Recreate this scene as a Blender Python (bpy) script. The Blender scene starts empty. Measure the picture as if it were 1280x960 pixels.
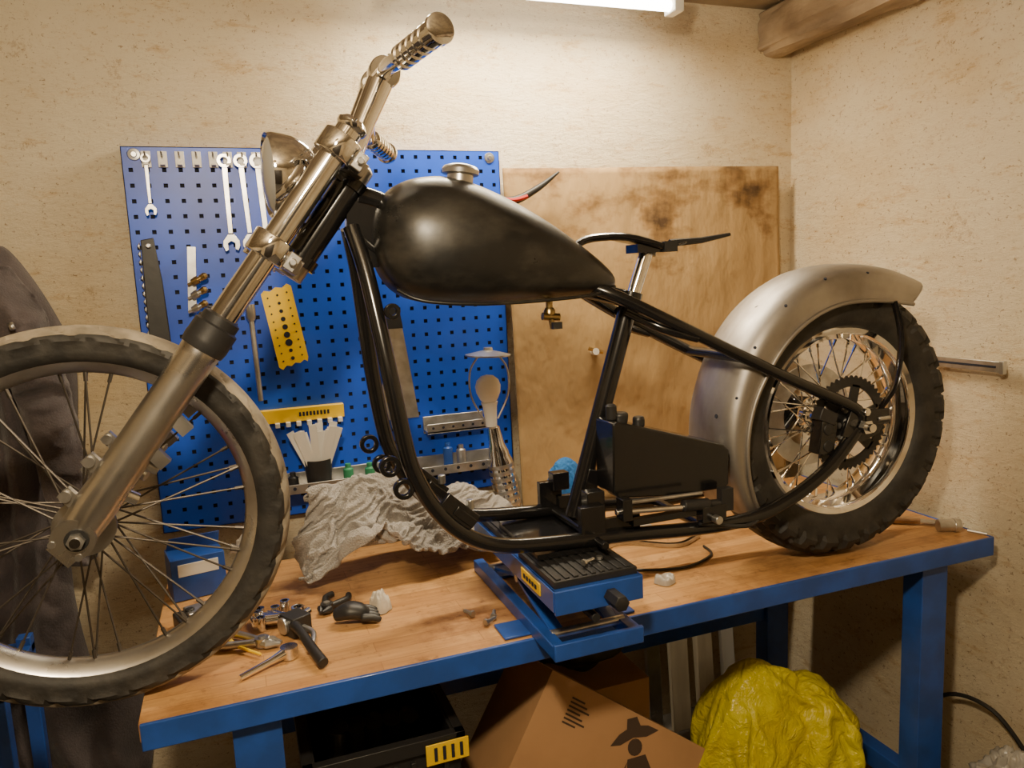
import bpy, bmesh, math, random
from mathutils import Vector, Matrix, noise
random.seed(4)
SC=bpy.context.scene.collection
TAU=2*math.pi
# ---------------------------------------------------------------- materials
def mat(name,col,rough=.5,metal=0.0,c2=None,nscale=8,nlo=.4,nhi=.6,stretch=(1,1,1),bump=0,bscale=40,bstretch=None,coat=0,rough2=None,trans=0,emit=0,detail=6,sheen=0,bdist=.01):
    m=bpy.data.materials.new(name);m.use_nodes=True;nt=m.node_tree;b=nt.nodes['Principled BSDF']
    b.inputs['Base Color'].default_value=(*col,1);b.inputs['Roughness'].default_value=rough;b.inputs['Metallic'].default_value=metal
    b.inputs['Coat Weight'].default_value=coat;b.inputs['Transmission Weight'].default_value=trans
    b.inputs['Sheen Weight'].default_value=sheen
    if emit: b.inputs['Emission Color'].default_value=(*col,1);b.inputs['Emission Strength'].default_value=emit
    if c2 or bump:
        tc=nt.nodes.new('ShaderNodeTexCoord')
    if c2:
        mp=nt.nodes.new('ShaderNodeMapping');mp.inputs['Scale'].default_value=stretch
        n=nt.nodes.new('ShaderNodeTexNoise');n.inputs['Scale'].default_value=nscale;n.inputs['Detail'].default_value=detail
        cr=nt.nodes.new('ShaderNodeValToRGB');e=cr.color_ramp.elements
        e[0].position=nlo;e[0].color=(*col,1);e[1].position=nhi;e[1].color=(*c2,1)
        nt.links.new(tc.outputs['Object'],mp.inputs[0]);nt.links.new(mp.outputs[0],n.inputs['Vector']);nt.links.new(n.outputs['Fac'],cr.inputs[0]);nt.links.new(cr.outputs[0],b.inputs['Base Color'])
        if rough2 is not None:
            mr=nt.nodes.new('ShaderNodeMapRange');mr.inputs[1].default_value=nlo;mr.inputs[2].default_value=nhi;mr.inputs[3].default_value=rough;mr.inputs[4].default_value=rough2
            nt.links.new(n.outputs['Fac'],mr.inputs[0]);nt.links.new(mr.outputs[0],b.inputs['Roughness'])
    if bump:
        mp2=nt.nodes.new('ShaderNodeMapping');mp2.inputs['Scale'].default_value=bstretch or stretch
        n2=nt.nodes.new('ShaderNodeTexNoise');n2.inputs['Scale'].default_value=bscale;n2.inputs['Detail'].default_value=5
        bp=nt.nodes.new('ShaderNodeBump');bp.inputs['Strength'].default_value=bump;bp.inputs['Distance'].default_value=bdist
        nt.links.new(tc.outputs['Object'],mp2.inputs[0]);nt.links.new(mp2.outputs[0],n2.inputs['Vector']);nt.links.new(n2.outputs['Fac'],bp.inputs['Height']);nt.links.new(bp.outputs[0],b.inputs['Normal'])
    return m
class NT:
    def __init__(s,name,rough):
        s.m=bpy.data.materials.new(name);s.m.use_nodes=True;s.nt=s.m.node_tree;s.b=s.nt.nodes['Principled BSDF'];s.b.inputs['Roughness'].default_value=rough
        s.tc=s.nt.nodes.new('ShaderNodeTexCoord')
    def L(s,a,b):s.nt.links.new(a,b)
    def nz(s,scale,st,det=6,ro=.6,dist=0):
        mp=s.nt.nodes.new('ShaderNodeMapping');mp.inputs['Scale'].default_value=st
        n=s.nt.nodes.new('ShaderNodeTexNoise');n.inputs['Scale'].default_value=scale;n.inputs['Detail'].default_value=det;n.inputs['Roughness'].default_value=ro;n.inputs['Distortion'].default_value=dist
        s.L(s.tc.outputs['Object'],mp.inputs[0]);s.L(mp.outputs[0],n.inputs['Vector']);return n.outputs['Fac']
    def math(s,op,a,b):
        x=s.nt.nodes.new('ShaderNodeMath');x.operation=op
        for i,q in enumerate((a,b)):
            if isinstance(q,(int,float)):x.inputs[i].default_value=q
            else:s.L(q,x.inputs[i])
        return x.outputs[0]
    def ramp(s,f,*st):
        r=s.nt.nodes.new('ShaderNodeValToRGB');e=r.color_ramp.elements
        while len(e)<len(st):e.new(.5)
        for q,(p_,c_) in zip(e,st):q.position=p_;q.color=(*c_,1)
        s.L(f,r.inputs[0]);return r.outputs[0]
    def mul(s,a,c,f=1.0):
        x=s.nt.nodes.new('ShaderNodeMix');x.data_type='RGBA';x.blend_type='MULTIPLY';x.inputs[0].default_value=f;s.L(a,x.inputs[6]);s.L(c,x.inputs[7]);return x.outputs[2]
    def bump(s,f,st,d):
        bp=s.nt.nodes.new('ShaderNodeBump');bp.inputs['Strength'].default_value=st;bp.inputs['Distance'].default_value=d;s.L(f,bp.inputs['Height']);s.L(bp.outputs[0],s.b.inputs['Normal'])
W1=(1,1,1)
def wallmat(name):
    t=NT(name,.70)
    base=t.ramp(t.nz(2.5,W1),(.3,(.80,.67,.47)),(.7,(.90,.79,.59)))
    f1=t.ramp(t.nz(6,(1,1,3.2),12,.82),(.54,W1),(.61,(.82,.68,.48)),(.70,(.46,.30,.14)))
    f2=t.ramp(t.nz(24,(1,1,1.8),10,.9),(.55,W1),(.64,(.64,.48,.30)))
    f3=t.ramp(t.nz(1.3,(1,1,1.6),5),(.48,W1),(.72,(.86,.77,.60)))
    f4=t.ramp(t.nz(60,(1,1,1.3),3,.9),(.60,W1),(.66,(.38,.24,.12)))
    f5=t.ramp(t.nz(4,(1.5,1,1),9,.85),(.60,W1),(.63,(.5,.34,.18)),(.66,W1))
    t.L(t.mul(t.mul(t.mul(t.mul(t.mul(base,f1,.70),f2,.7),f3),f4,.75),f5,.6),t.b.inputs['Base Color'])
    t.bump(t.nz(14,(1,1,2.0),12,.80),.9,.018)
    return t.m
def woodmat(name):
    t=NT(name,.40);nt=t.nt;L=t.L
    br=nt.nodes.new('ShaderNodeTexBrick');L(t.tc.outputs['Object'],br.inputs['Vector'])
    br.inputs['Color1'].default_value=(.54,.29,.11,1);br.inputs['Color2'].default_value=(.70,.41,.17,1);br.inputs['Mortar'].default_value=(.4,.2,.07,1)
    br.inputs['Scale'].default_value=1;br.inputs['Brick Width'].default_value=.42;br.inputs['Row Height'].default_value=.042;br.inputs['Mortar Size'].default_value=.0007;br.inputs['Bias'].default_value=-.1
    g1=t.ramp(t.nz(4,(2,22,10),8),(.3,(.7,.6,.5)),(.65,W1))
    g2=t.ramp(t.nz(5,W1,8,.7),(.50,W1),(.68,(.40,.32,.25)))
    g3=t.ramp(t.nz(30,(1,1,1),6,.7),(.58,W1),(.69,(.42,.33,.26)))
    L(t.mul(t.mul(t.mul(br.outputs['Color'],g1,.8),g2,.85),g3,.75),t.b.inputs['Base Color']);return t.m
def cardmat(name):
    t=NT(name,.85)
    base=t.ramp(t.nz(1.6,W1,3),(.3,(.36,.235,.105)),(.7,(.44,.295,.135)))
    sx=t.nt.nodes.new('ShaderNodeSeparateXYZ');t.L(t.tc.outputs['Object'],sx.inputs[0])
    mr=t.nt.nodes.new('ShaderNodeMapRange');t.L(sx.outputs[2],mr.inputs[0]);mr.inputs[1].default_value=1.50;mr.inputs[2].default_value=1.88;mr.inputs[3].default_value=0;mr.inputs[4].default_value=.15
    sf=t.math('ADD',t.nz(5,(1,1,1.6),5,.6),mr.outputs[0])
    s1=t.ramp(sf,(.62,W1),(.72,(.58,.49,.38)),(.84,(.14,.10,.07)))
    s2=t.ramp(t.nz(14,W1,4,.6),(.60,W1),(.75,(.74,.66,.56)))
    t.L(t.mul(t.mul(base,s1,.95),s2,.8),t.b.inputs['Base Color'])
    t.bump(t.nz(5,(3,1,1.5),3,.5),.5,.02)
    return t.m
def bagmat(name):
    t=NT(name,.26)
    c=t.ramp(t.nz(7,W1,4),(.35,(.70,.58,.005)),(.65,(.84,.76,.04)))
    t.L(c,t.b.inputs['Base Color']);t.b.inputs['Transmission Weight'].default_value=.12
    t.bump(t.nz(16,W1,4,.6,2.2),.75,.02)
    return t.m
def tankmat(name):
    t=NT(name,.3)
    c=t.ramp(t.nz(5,(1,1,2),8,.7),(.48,(.009,.009,.0088)),(.72,(.040,.036,.030)))
    sc_=t.ramp(t.nz(22,(3,1,1),8,.9),(.66,(0,0,0)),(.70,(.10,.09,.075)))
    x=t.nt.nodes.new('ShaderNodeMix');x.data_type='RGBA';x.blend_type='ADD';x.inputs[0].default_value=1;t.L(c,x.inputs[6]);t.L(sc_,x.inputs[7]);t.L(x.outputs[2],t.b.inputs['Base Color'])
    mr=t.nt.nodes.new('ShaderNodeMapRange');t.L(t.nz(4,W1,8,.7),mr.inputs[0]);mr.inputs[1].default_value=.35;mr.inputs[2].default_value=.7;mr.inputs[3].default_value=.22;mr.inputs[4].default_value=.50;t.L(mr.outputs[0],t.b.inputs['Roughness'])
    t.bump(t.nz(12,W1,4),.05,.01)
    return t.m
M={}
M['wall']=wallmat('plaster_wall')
M['ceil']=mat('ceiling_board',(.36,.29,.19),.8,c2=(.24,.19,.13),nscale=6,bump=.3)
M['floor']=mat('concrete',(.18,.16,.14),.85,c2=(.11,.10,.09),nscale=7,bump=.2)
M['wood']=woodmat('beech_top')
M['beam']=mat('old_beam',(.44,.34,.23),.85,c2=(.16,.11,.07),nscale=4,nlo=.35,nhi=.7,stretch=(2,1,2),bump=.9,bscale=14)
M['blue']=mat('blue_steel',(.018,.085,.42),.36,c2=(.016,.065,.30),nscale=12,coat=.2)
M['peg']=mat('blue_pegboard',(.010,.090,.70),.38,c2=(.012,.075,.58),nscale=5)
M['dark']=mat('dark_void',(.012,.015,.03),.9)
M['chrome']=mat('chrome',(.90,.90,.90),.05,1,c2=(.76,.75,.74),nscale=14,nlo=.48,nhi=.75,rough2=.16)
M['alu']=mat('aged_aluminium',(.68,.67,.65),.26,1,c2=(.45,.43,.39),nscale=10,nlo=.4,nhi=.7,rough2=.42)
M['steel']=mat('bare_steel',(.46,.44,.415),.46,1,c2=(.29,.265,.24),nscale=7,nlo=.35,nhi=.7,rough2=.60,stretch=(1,2,1))
M['zinc']=mat('zinc',(.64,.64,.63),.30,.9,c2=(.45,.44,.42),nscale=20)
M['black']=mat('gloss_black_frame',(.008,.008,.009),.20,coat=.3)
M['tank']=tankmat('worn_black_tank')
M['rub']=mat('tyre_rubber',(.018,.017,.016),.62,c2=(.035,.032,.028),nscale=20,bump=.15,bscale=90)
M['tread']=mat('dusty_tread',(.34,.29,.22),.85,c2=(.16,.135,.10),nscale=14,nlo=.4,nhi=.65,bump=.2,bscale=90)
M['rubblack']=mat('black_plastic',(.018,.018,.019),.45,bump=.05)
M['spoke']=mat('spoke_steel',(.13,.115,.10),.55,1)
M['towel']=mat('grey_towel',(.45,.42,.395),.95,c2=(.36,.335,.31),nscale=18,bump=.9,bscale=260,sheen=.3)
M['ragblue']=mat('blue_rag',(.02,.17,.50),.85,c2=(.015,.12,.38),nscale=9,bump=.5,bscale=150)
M['white']=mat('white_plastic',(.75,.73,.68),.4)
M['whitecl']=mat('white_cloth',(.66,.61,.52),.85,c2=(.5,.45,.38),nscale=8,bump=.4,bscale=60)
M['clear']=mat('translucent_plastic',(.65,.63,.58),.25,trans=.4)
M['yellow']=mat('yellow_paint',(.85,.55,.0),.42)
M['yellow2']=bagmat('yellow_film')
M['card']=cardmat('corrugated_card')
M['card2']=mat('box_card',(.40,.225,.105),.8,c2=(.33,.185,.085),nscale=4)
M['print']=mat('black_print',(.05,.03,.02),.7)
M['jacket']=mat('jacket_cloth',(.075,.060,.062),.9,c2=(.040,.032,.035),nscale=7,bump=.3,bscale=200,sheen=.2)
M['red']=mat('red_plastic',(.40,.012,.010),.4)
M['brass']=mat('brass',(.50,.36,.16),.3,1)
M['pale']=mat('pale_board',(.62,.55,.42),.6,c2=(.5,.44,.33),nscale=3,stretch=(6,6,1))
M['handle']=mat('wood_handle',(.42,.25,.12),.6,c2=(.3,.17,.08),nscale=6,stretch=(1,8,8))
M['glass']=mat('headlight_glass',(.7,.7,.68),.06,trans=.5)
M['tube']=mat('lamp_tube',(1,.93,.80),.4,emit=18)
M['bulb']=mat('opal_bulb',(.85,.80,.68),.3)
M['green']=mat('green_plastic',(.03,.22,.10),.5)
M['reflect_dark']=mat('reflected_dark',(.035,.028,.024),.5,c2=(.05,.04,.03),nscale=5)  # dark finish for the unseen pieces added for chrome to reflect
# ---------------------------------------------------------------- geometry builder
def basis(ax):
    z=Vector(ax).normalized();t=Vector((0,0,1)) if abs(z.z)<.9 else Vector((1,0,0))
    x=t.cross(z).normalized();y=z.cross(x);return x,y,z
class G:
    def __init__(s,name,parent=None,loc=(0,0,0)):
        s.n=name;s.v=[];s.f=[];s.m=[];s.mats=[];s.p=parent;s.loc=loc
    def mi(s,k):
        if k not in s.mats:s.mats.append(k)
        return s.mats.index(k)
    def add(s,vs,fs,k):
        o=len(s.v);s.v+=[Vector(a) for a in vs];i=s.mi(k)
        for f in fs:s.f.append([a+o for a in f]);s.m.append(i)
        return s
    def box(s,c,d,k,rot=None,taper=1):
        hx,hy,hz=d[0]/2,d[1]/2,d[2]/2
        vs=[Vector((x*hx*(taper if z>0 else 1),y*hy*(taper if z>0 else 1),z*hz)) for z in(-1,1) for y in(-1,1) for x in(-1,1)]
        if rot is not None:
            R=rot if isinstance(rot,Matrix) else Matrix.Rotation(rot[2],3,'Z')@Matrix.Rotation(rot[1],3,'Y')@Matrix.Rotation(rot[0],3,'X')
            vs=[R@v for v in vs]
        vs=[v+Vector(c) for v in vs]
        return s.add(vs,[(0,2,3,1),(4,5,7,6),(0,1,5,4),(2,6,7,3),(0,4,6,2),(1,3,7,5)],k)
    def span(s,a,b,k): return s.box([(a[i]+b[i])/2 for i in range(3)],[abs(b[i]-a[i]) for i in range(3)],k)
    def bar(s,a,b,w,h,k,up=(0,0,1)):
        a=Vector(a);b=Vector(b);z=(b-a).normalized();x=Vector(up).cross(z).normalized();y=z.cross(x)
        vs=[p+x*i*w/2+y*j*h/2 for p in(a,b) for j in(-1,1) for i in(-1,1)]
        return s.add(vs,[(0,2,3,1),(4,5,7,6),(0,1,5,4),(2,6,7,3),(0,4,6,2),(1,3,7,5)],k)
    def tube(s,pts,r,k,n=12,sm=0,closed=False,flat=None):
        P=[Vector(p) for p in pts];Rr=list(r) if isinstance(r,(list,tuple)) else [r]*len(P)
        if sm:
            Q=[];RR=[];m=len(P)
            rng=range(m) if closed else range(m-1)
            for i in rng:
                g=lambda j:P[j%m] if closed else P[min(max(j,0),m-1)]
                p0,p1,p2,p3=g(i-1),g(i),g(i+1),g(i+2)
                for j in range(sm):
                    t=j/sm
                    Q.append(.5*((2*p1)+(-p0+p2)*t+(2*p0-5*p1+4*p2-p3)*t*t+(-p0+3*p1-3*p2+p3)*t**3))
                    RR.append(Rr[i]*(1-t)+Rr[(i+1)%m]*t)
            if not closed:Q.append(P[-1]);RR.append(Rr[-1])
            P,Rr=Q,RR
        m=len(P);vs=[];x=None
        for i in range(m):
            if closed:T=(P[(i+1)%m]-P[i-1])
            else:T=P[min(i+1,m-1)]-P[max(i-1,0)]
            T=T.normalized() if T.length>1e-9 else Vector((0,0,1))
            if x is None:x,_,_=basis(T)
            x=(x-T*x.dot(T)).normalized();y=T.cross(x)
            for j in range(n):
                a=2*math.pi*j/n;fy=flat or 1
                vs.append(P[i]+(x*math.cos(a)+y*math.sin(a)*fy)*Rr[i])
        fs=[]
        for i in range(m if closed else m-1):
            for j in range(n):
                a=i*n+j;b=i*n+(j+1)%n;c=((i+1)%m)*n+(j+1)%n;d=((i+1)%m)*n+j;fs.append((a,b,c,d))
        if not closed:fs.append(tuple(range(n-1,-1,-1)));fs.append(tuple((m-1)*n+j for j in range(n)))
        return s.add(vs,fs,k)
    def lathe(s,prof,o,ax,k,n=32,closed=False):
        x,y,z=basis(ax);o=Vector(o);vs=[];m=len(prof)
        for h,r in prof:
            for j in range(n):
                a=2*math.pi*j/n;vs.append(o+z*h+(x*math.cos(a)+y*math.sin(a))*max(r,1e-5))
        fs=[]
        for i in range(m if closed else m-1):
            for j in range(n):
                a=i*n+j;b=i*n+(j+1)%n;i2=(i+1)%m;fs.append((a,b,i2*n+(j+1)%n,i2*n+j))
        if not closed:
            if prof[0][1]>1e-4:fs.append(tuple(range(n-1,-1,-1)))
            if prof[-1][1]>1e-4:fs.append(tuple((m-1)*n+j for j in range(n)))
        return s.add(vs,fs,k)
    def cyl(s,a,b,r,k,n=20,r2=None):
        a=Vector(a);b=Vector(b);return s.lathe([(0,r),((b-a).length,r if r2 is None else r2)],a,b-a,k,n)
    def poly(s,pts,y0,y1,k,fn=None):
        n=len(pts);f=fn or (lambda x,z,y:(x,y,z))
        vs=[f(x,z,y0) for x,z in pts]+[f(x,z,y1) for x,z in pts]
        fs=[tuple(range(n)),tuple(range(2*n-1,n-1,-1))]+[(i,i+n,(i+1)%n+n,(i+1)%n) for i in range(n)]
        return s.add(vs,fs,k)
    def grid(s,fn,nu,nv,k,cu=False):
        vs=[fn(i/(nu if cu else nu-1),j/(nv-1)) for j in range(nv) for i in range(nu)];fs=[]
        for j in range(nv-1):
            for i in range(nu if cu else nu-1):
                i2=(i+1)%nu;fs.append((j*nu+i,j*nu+i2,(j+1)*nu+i2,(j+1)*nu+i))
        return s.add(vs,fs,k)
    def done(s,bevel=0,solid=0,sub=0,ang=38,smooth=True):
        me=bpy.data.meshes.new(s.n);me.from_pydata(s.v,[],s.f);me.update()
        for k in s.mats:me.materials.append(M[k])
        for p,i in zip(me.polygons,s.m):p.material_index=i;p.use_smooth=smooth
        bm=bmesh.new();bm.from_mesh(me);bmesh.ops.recalc_face_normals(bm,faces=bm.faces)
        for e in bm.edges:
            if len(e.link_faces)==2 and e.calc_face_angle(0)>math.radians(ang):e.smooth=False
        bm.to_mesh(me);bm.free()
        o=bpy.data.objects.new(s.n,me);SC.objects.link(o)
        if s.p:o.parent=s.p
        o.location=s.loc
        if solid:
            md=o.modifiers.new('solid','SOLIDIFY');md.thickness=solid;md.offset=0
        if bevel:
            md=o.modifiers.new('bevel','BEVEL');md.width=bevel;md.segments=2;md.limit_method='ANGLE';md.angle_limit=math.radians(50)
        if sub:
            md=o.modifiers.new('sub','SUBSURF');md.levels=sub;md.render_levels=sub
        return o
def empty(name,loc=(0,0,0)):
    o=bpy.data.objects.new(name,None);SC.objects.link(o);o.location=loc;return o
XR=1.865;YB=2.2;CH=2.41
TX0,TX1,TY0,TY1,TZ=-.21,1.79,1.347,2.05,.85
# ---------------------------------------------------------------- cloth (simulated once, then frozen to static meshes)
def cloth_items():
    def ell(x,y,z0,rx,ry,h):
        me=bpy.data.meshes.new('form');bm=bmesh.new();bmesh.ops.create_icosphere(bm,subdivisions=3,radius=1)
        for v in bm.verts:v.co=Vector((x+v.co.x*rx,y+v.co.y*ry,z0+v.co.z*h))
        bm.to_mesh(me);bm.free()
        o=bpy.data.objects.new('form',me);SC.objects.link(o);return o
    def pl(x0,x1,y0,y1,z):
        me=bpy.data.meshes.new('form');me.from_pydata([(x0,y0,z),(x1,y0,z),(x1,y1,z),(x0,y1,z)],[],[(0,1,2,3)])
        o=bpy.data.objects.new('form',me);SC.objects.link(o);return o
    forms=[pl(TX0,TX1,TY0,TY1,TZ),pl(-1,1.86,-1,2.2,0)]
    forms+=[ell(.27,1.90,TZ,.09,.06,.235),ell(.41,1.92,TZ,.10,.05,.19),ell(.54,1.93,TZ,.08,.05,.165),ell(.63,1.93,TZ,.05,.045,.12),ell(.17,1.87,TZ,.06,.06,.12),ell(.34,1.81,TZ,.09,.05,.12),ell(.48,1.81,TZ,.08,.04,.095)]
    forms+=[ell(1.25,1.62,.15,.15,.12,.35),ell(1.41,1.60,.15,.14,.12,.28)]
    forms+=[ell(.86,1.95,TZ,.06,.045,.20),ell(.79,1.95,TZ,.05,.04,.10),ell(-.01,1.95,TZ,.035,.03,.12)]
    for o in forms:
        o.modifiers.new('c','COLLISION');o.collision.thickness_outer=.003;o.collision.cloth_friction=40
    def cloth(o,mass,ten,bend,selfc,pres=None,shr=0,dist=.004):
        md=o.modifiers.new('cloth','CLOTH');s=md.settings;s.quality=4;s.mass=mass;s.tension_stiffness=ten;s.compression_stiffness=ten;s.shear_stiffness=ten*.4;s.bending_stiffness=bend;s.air_damping=1.5
        cs=md.collision_settings;cs.use_collision=True;cs.distance_min=dist;cs.use_self_collision=selfc;cs.self_distance_min=dist;cs.collision_quality=2
        if pres is not None:s.use_pressure=True;s.uniform_pressure_force=pres
        s.shrink_min=shr;md.point_cache.frame_end=60
    def tf(u,v):
        X=.05+u*.68;Y=1.665+v*.40
        n1=noise.noise(Vector((u*3.4+v*1.5,v*1.7,1.3)));n2=noise.noise(Vector((u*6,v*3.2,4.1)))
        z=TZ+.30-.10*abs(u-.4)*2+.17*n1+.05*n2
        X+=.04*noise.noise(Vector((u*4,v*4,9)));Y+=.04*noise.noise(Vector((u*4,v*4,19)))
        return (X,Y,z+.02)
    t=G('grey_towel').grid(tf,84,54,'towel').done(ang=180);cloth(t,.3,14,6.0,True,dist=.006)
    def bf(u,v):
        a=TAU*u;b=math.pi*(v-.5);r=max(math.cos(b),0)**.7
        if v<=0 or v>=1:r=.006
        z=.34+.33*math.sin(b);k=1+.30*noise.noise(Vector((math.cos(a)*1.9,math.sin(a)*1.9,v*4)))+.10*noise.noise(Vector((math.cos(a)*5,math.sin(a)*5,v*9)))
        return (1.335+.25*r*k*math.cos(a),1.60+.20*r*k*math.sin(a),max(z,.006)+.01+.10*v*v*noise.noise(Vector((math.cos(a)*1.3*r+4,math.sin(a)*1.3*r,1))))
    b=G('yellow_plastic_bag').grid(bf,104,68,'yellow2',cu=True).done(ang=180);cloth(b,.14,20,.04,False,.04,-.18)
    def rf(x0,x1,y0,y1,z,sd):
        def f(u,v):return (x0+(x1-x0)*u,y0+(y1-y0)*v,z+.05*noise.noise(Vector((u*4,v*4,sd))))
        return f
    r1=G('blue_rag').grid(rf(.74,.97,1.83,2.05,TZ+.24,3),44,40,'ragblue').done(ang=180);cloth(r1,.2,14,.4,False)
    r2=G('white_cloth').grid(rf(-.06,.06,1.885,2.02,TZ+.16,7),30,30,'whitecl').done(ang=180);cloth(r2,.2,14,.4,False)
    sc=bpy.context.scene;sc.frame_start=1;sc.frame_end=60
    for f in range(1,31):sc.frame_set(f)
    dg=bpy.context.evaluated_depsgraph_get();res=[]
    for o in(t,b,r1,r2):
        me=bpy.data.meshes.new_from_object(o.evaluated_get(dg));res.append((o,me))
    for o,me in res:
        o.modifiers.clear();o.data=me
        for p in me.polygons:p.use_smooth=True
        if o is t:
            so=o.modifiers.new('thickness','SOLIDIFY');so.thickness=.006
        su=o.modifiers.new('smooth','SUBSURF');su.levels=2 if o in(t,b) else 1;su.render_levels=su.levels
    for o in forms:bpy.data.objects.remove(o)
    sc.frame_set(1)
cloth_items()
# ---------------------------------------------------------------- room
G('floor').span((-1.9,-1.6,-.1),(XR,YB,0),'floor').done()
G('ceiling').span((-1.9,-1.6,CH),(XR,YB,CH+.1),'ceil').done()
G('wall_back').span((-1.9,YB,0),(XR+.1,YB+.1,CH),'wall').done()
G('wall_right').span((XR,-1.6,0),(XR+.1,YB,CH),'wall').done()
G('wall_left').span((-2.0,-1.6,0),(-1.9,YB,CH),'wall').done()
G('wall_front').span((-1.9,-1.7,0),(XR,-1.6,CH),'wall').done()
g=G('added_dark_door');g.span((-.9,-1.595,.0),(.9,-1.56,2.05),'reflect_dark')  # unseen door added behind the camera: dark reflections in the chrome, less fill light
for i in range(5):g.span((-.86,-1.56,.08+i*.39),(.86,-1.545,.42+i*.39),'reflect_dark')
g.span((-.98,-1.595,0),(-.9,-1.54,2.12),'pale');g.span((.9,-1.595,0),(.98,-1.54,2.12),'pale');g.span((-.98,-1.595,2.05),(.98,-1.54,2.12),'pale');g.done(bevel=.004)
g=G('added_dark_cupboard');g.span((-1.88,-1.0,0),(-1.45,.6,1.9),'reflect_dark');g.span((-1.45,-.98,.05),(-1.435,-.21,1.88),'reflect_dark');g.span((-1.45,-.19,.05),(-1.435,.58,1.88),'reflect_dark');g.done(bevel=.004)  # unseen cupboard, added as a dark mass for the metal parts to reflect
g=G('ceiling_beam')
def bm_(u,v):
    a=TAU*u;y=YB-.002-v*3.7
    cx,cz=1.79,2.336;sx=.070;sz=.070
    c,s_=math.cos(a),math.sin(a);p=.5
    nx=math.copysign(abs(c)**p,c);nz=math.copysign(abs(s_)**p,s_)
    w=(noise.noise(Vector((c*1.5,y*3.2,s_*1.5)))*.02+noise.noise(Vector((c*4,y*9,s_*4)))*.008)*(1 if c<.5 and s_<.5 else 0)
    return (cx+nx*(sx+w),y,cz+nz*(sz+w))
g.grid(bm_,36,140,'beam',cu=True).done()
lf=empty('ceiling_strip_light')
G('housing',lf).span((.40,1.93,2.335),(1.28,2.03,2.37),'white').span((.6,1.96,2.37),(.66,2.0,CH),'white').span((1.04,1.96,2.37),(1.1,2.0,CH),'white').done(bevel=.004)
G('tube',lf).cyl((.43,1.98,2.312),(1.25,1.98,2.312),.015,'tube').done()
G('end_caps',lf).span((.40,1.95,2.292),(.43,2.01,2.34),'white').span((1.25,1.95,2.292),(1.28,2.01,2.34),'white').done(bevel=.003)
def area(name,loc,rot,sx,sy,e,col):
    l=bpy.data.lights.new(name,'AREA');l.shape='RECTANGLE';l.size=sx;l.size_y=sy;l.energy=e;l.color=col
    o=bpy.data.objects.new(name,l);SC.objects.link(o);o.location=loc;o.rotation_euler=rot;return o
area('strip_light_glow',(.84,1.98,2.288),(0,0,0),.82,.05,24,(1,.83,.57))
lp=empty('ceiling_lamp')
G('globe',lp).lathe([(0,.001),(.01,.05),(.05,.09),(.10,.09),(.14,.05),(.15,.04)],(-.05,.25,2.23),(0,0,1),'bulb').done()
G('rose',lp).lathe([(0,.05),(.03,.06)],(-.05,.25,2.38),(0,0,1),'white').done()
pl=bpy.data.lights.new('room_lamp','POINT');pl.energy=98;pl.color=(1,.81,.54);pl.shadow_soft_size=.07
po=bpy.data.objects.new('room_lamp',pl);SC.objects.link(po);po.location=(-.05,.25,2.15)
# ---------------------------------------------------------------- workbench
wb=empty('workbench')
G('top_panel',wb).span((TX0,TY0+.004,TZ-.035),(TX1-.004,TY1,TZ),'wood').done(bevel=.002)
g=G('frame',wb)
g.span((TX0+.003,TY0-.004,TZ-.048),(TX1,TY0+.004,TZ+.001),'blue')
g.span((TX1-.004,TY0,TZ-.048),(TX1+.004,TY1,TZ+.001),'blue')
g.span((TX0+.01,TY0+.02,TZ-.06),(TX1-.01,TY0+.05,TZ-.036),'blue')
g.span((TX0+.01,TY1-.05,TZ-.085),(TX1-.01,TY1-.01,TZ-.036),'blue')
g.span((TX0+.01,TY0+.05,TZ-.07),(TX0+.05,TY1-.05,TZ-.036),'blue')
g.span((TX1-.05,TY0+.05,TZ-.07),(TX1-.01,TY1-.05,TZ-.036),'blue')
for x in(-.065,1.575):
    for y in(TY0+.02,TY1-.09):
        g.span((x,y,0),(x+.085,y+.06,TZ-.04),'blue')
        g.span((x-.01,y-.01,0),(x+.095,y+.07,.008),'blue')
    g.span((x+.02,TY0+.08,.14),(x+.065,TY1-.09,.2),'blue')
g.span((.02,TY1-.075,.40),(1.575,TY1-.055,.53),'blue')
g.done(bevel=.002)
# ---------------------------------------------------------------- pegboard
pb=empty('pegboard')
x0,x1,z0,z1=-.22,.78,.935,1.937;yf=2.165;nx=26;nz=26
px=(x1-x0)/nx;pz=(z1-z0)/nz;hs=.0052
vs=[];fs=[]
for i in range(nx):
    for j in range(nz):
        cx=x0+(i+.5)*px;cz=z0+(j+.5)*pz;o=len(vs)
        for a,b in((-px/2,-pz/2),(px/2,-pz/2),(px/2,pz/2),(-px/2,pz/2)):vs.append((cx+a,yf,cz+b))
        for a,b in((-hs,-hs),(hs,-hs),(hs,hs),(-hs,hs)):vs.append((cx+a,yf,cz+b))
        for k in range(4):fs.append((o+k,o+(k+1)%4,o+4+(k+1)%4,o+4+k))
G('panel',pb).add(vs,fs,'peg').done(smooth=False)
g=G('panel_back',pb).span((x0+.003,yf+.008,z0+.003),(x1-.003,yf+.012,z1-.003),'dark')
for a,b in(((x0,yf,z0),(x0+.002,YB-.002,z1)),((x1-.002,yf,z0),(x1,YB-.002,z1)),((x0,yf,z1-.002),(x1,YB-.002,z1)),((x0,yf,z0),(x1,YB-.002,z0+.002))):g.span(a,b,'peg')
g.done()
g=G('fixing_screws',pb)
for x in(x0+.03,x1-.03):
    g.lathe([(0,.016),(.003,.014),(.004,.008),(.007,.006)],(x,yf,z1-.02),(0,-1,0),'zinc',18)
g.done()
g=G('tool_hooks',pb)
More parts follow.
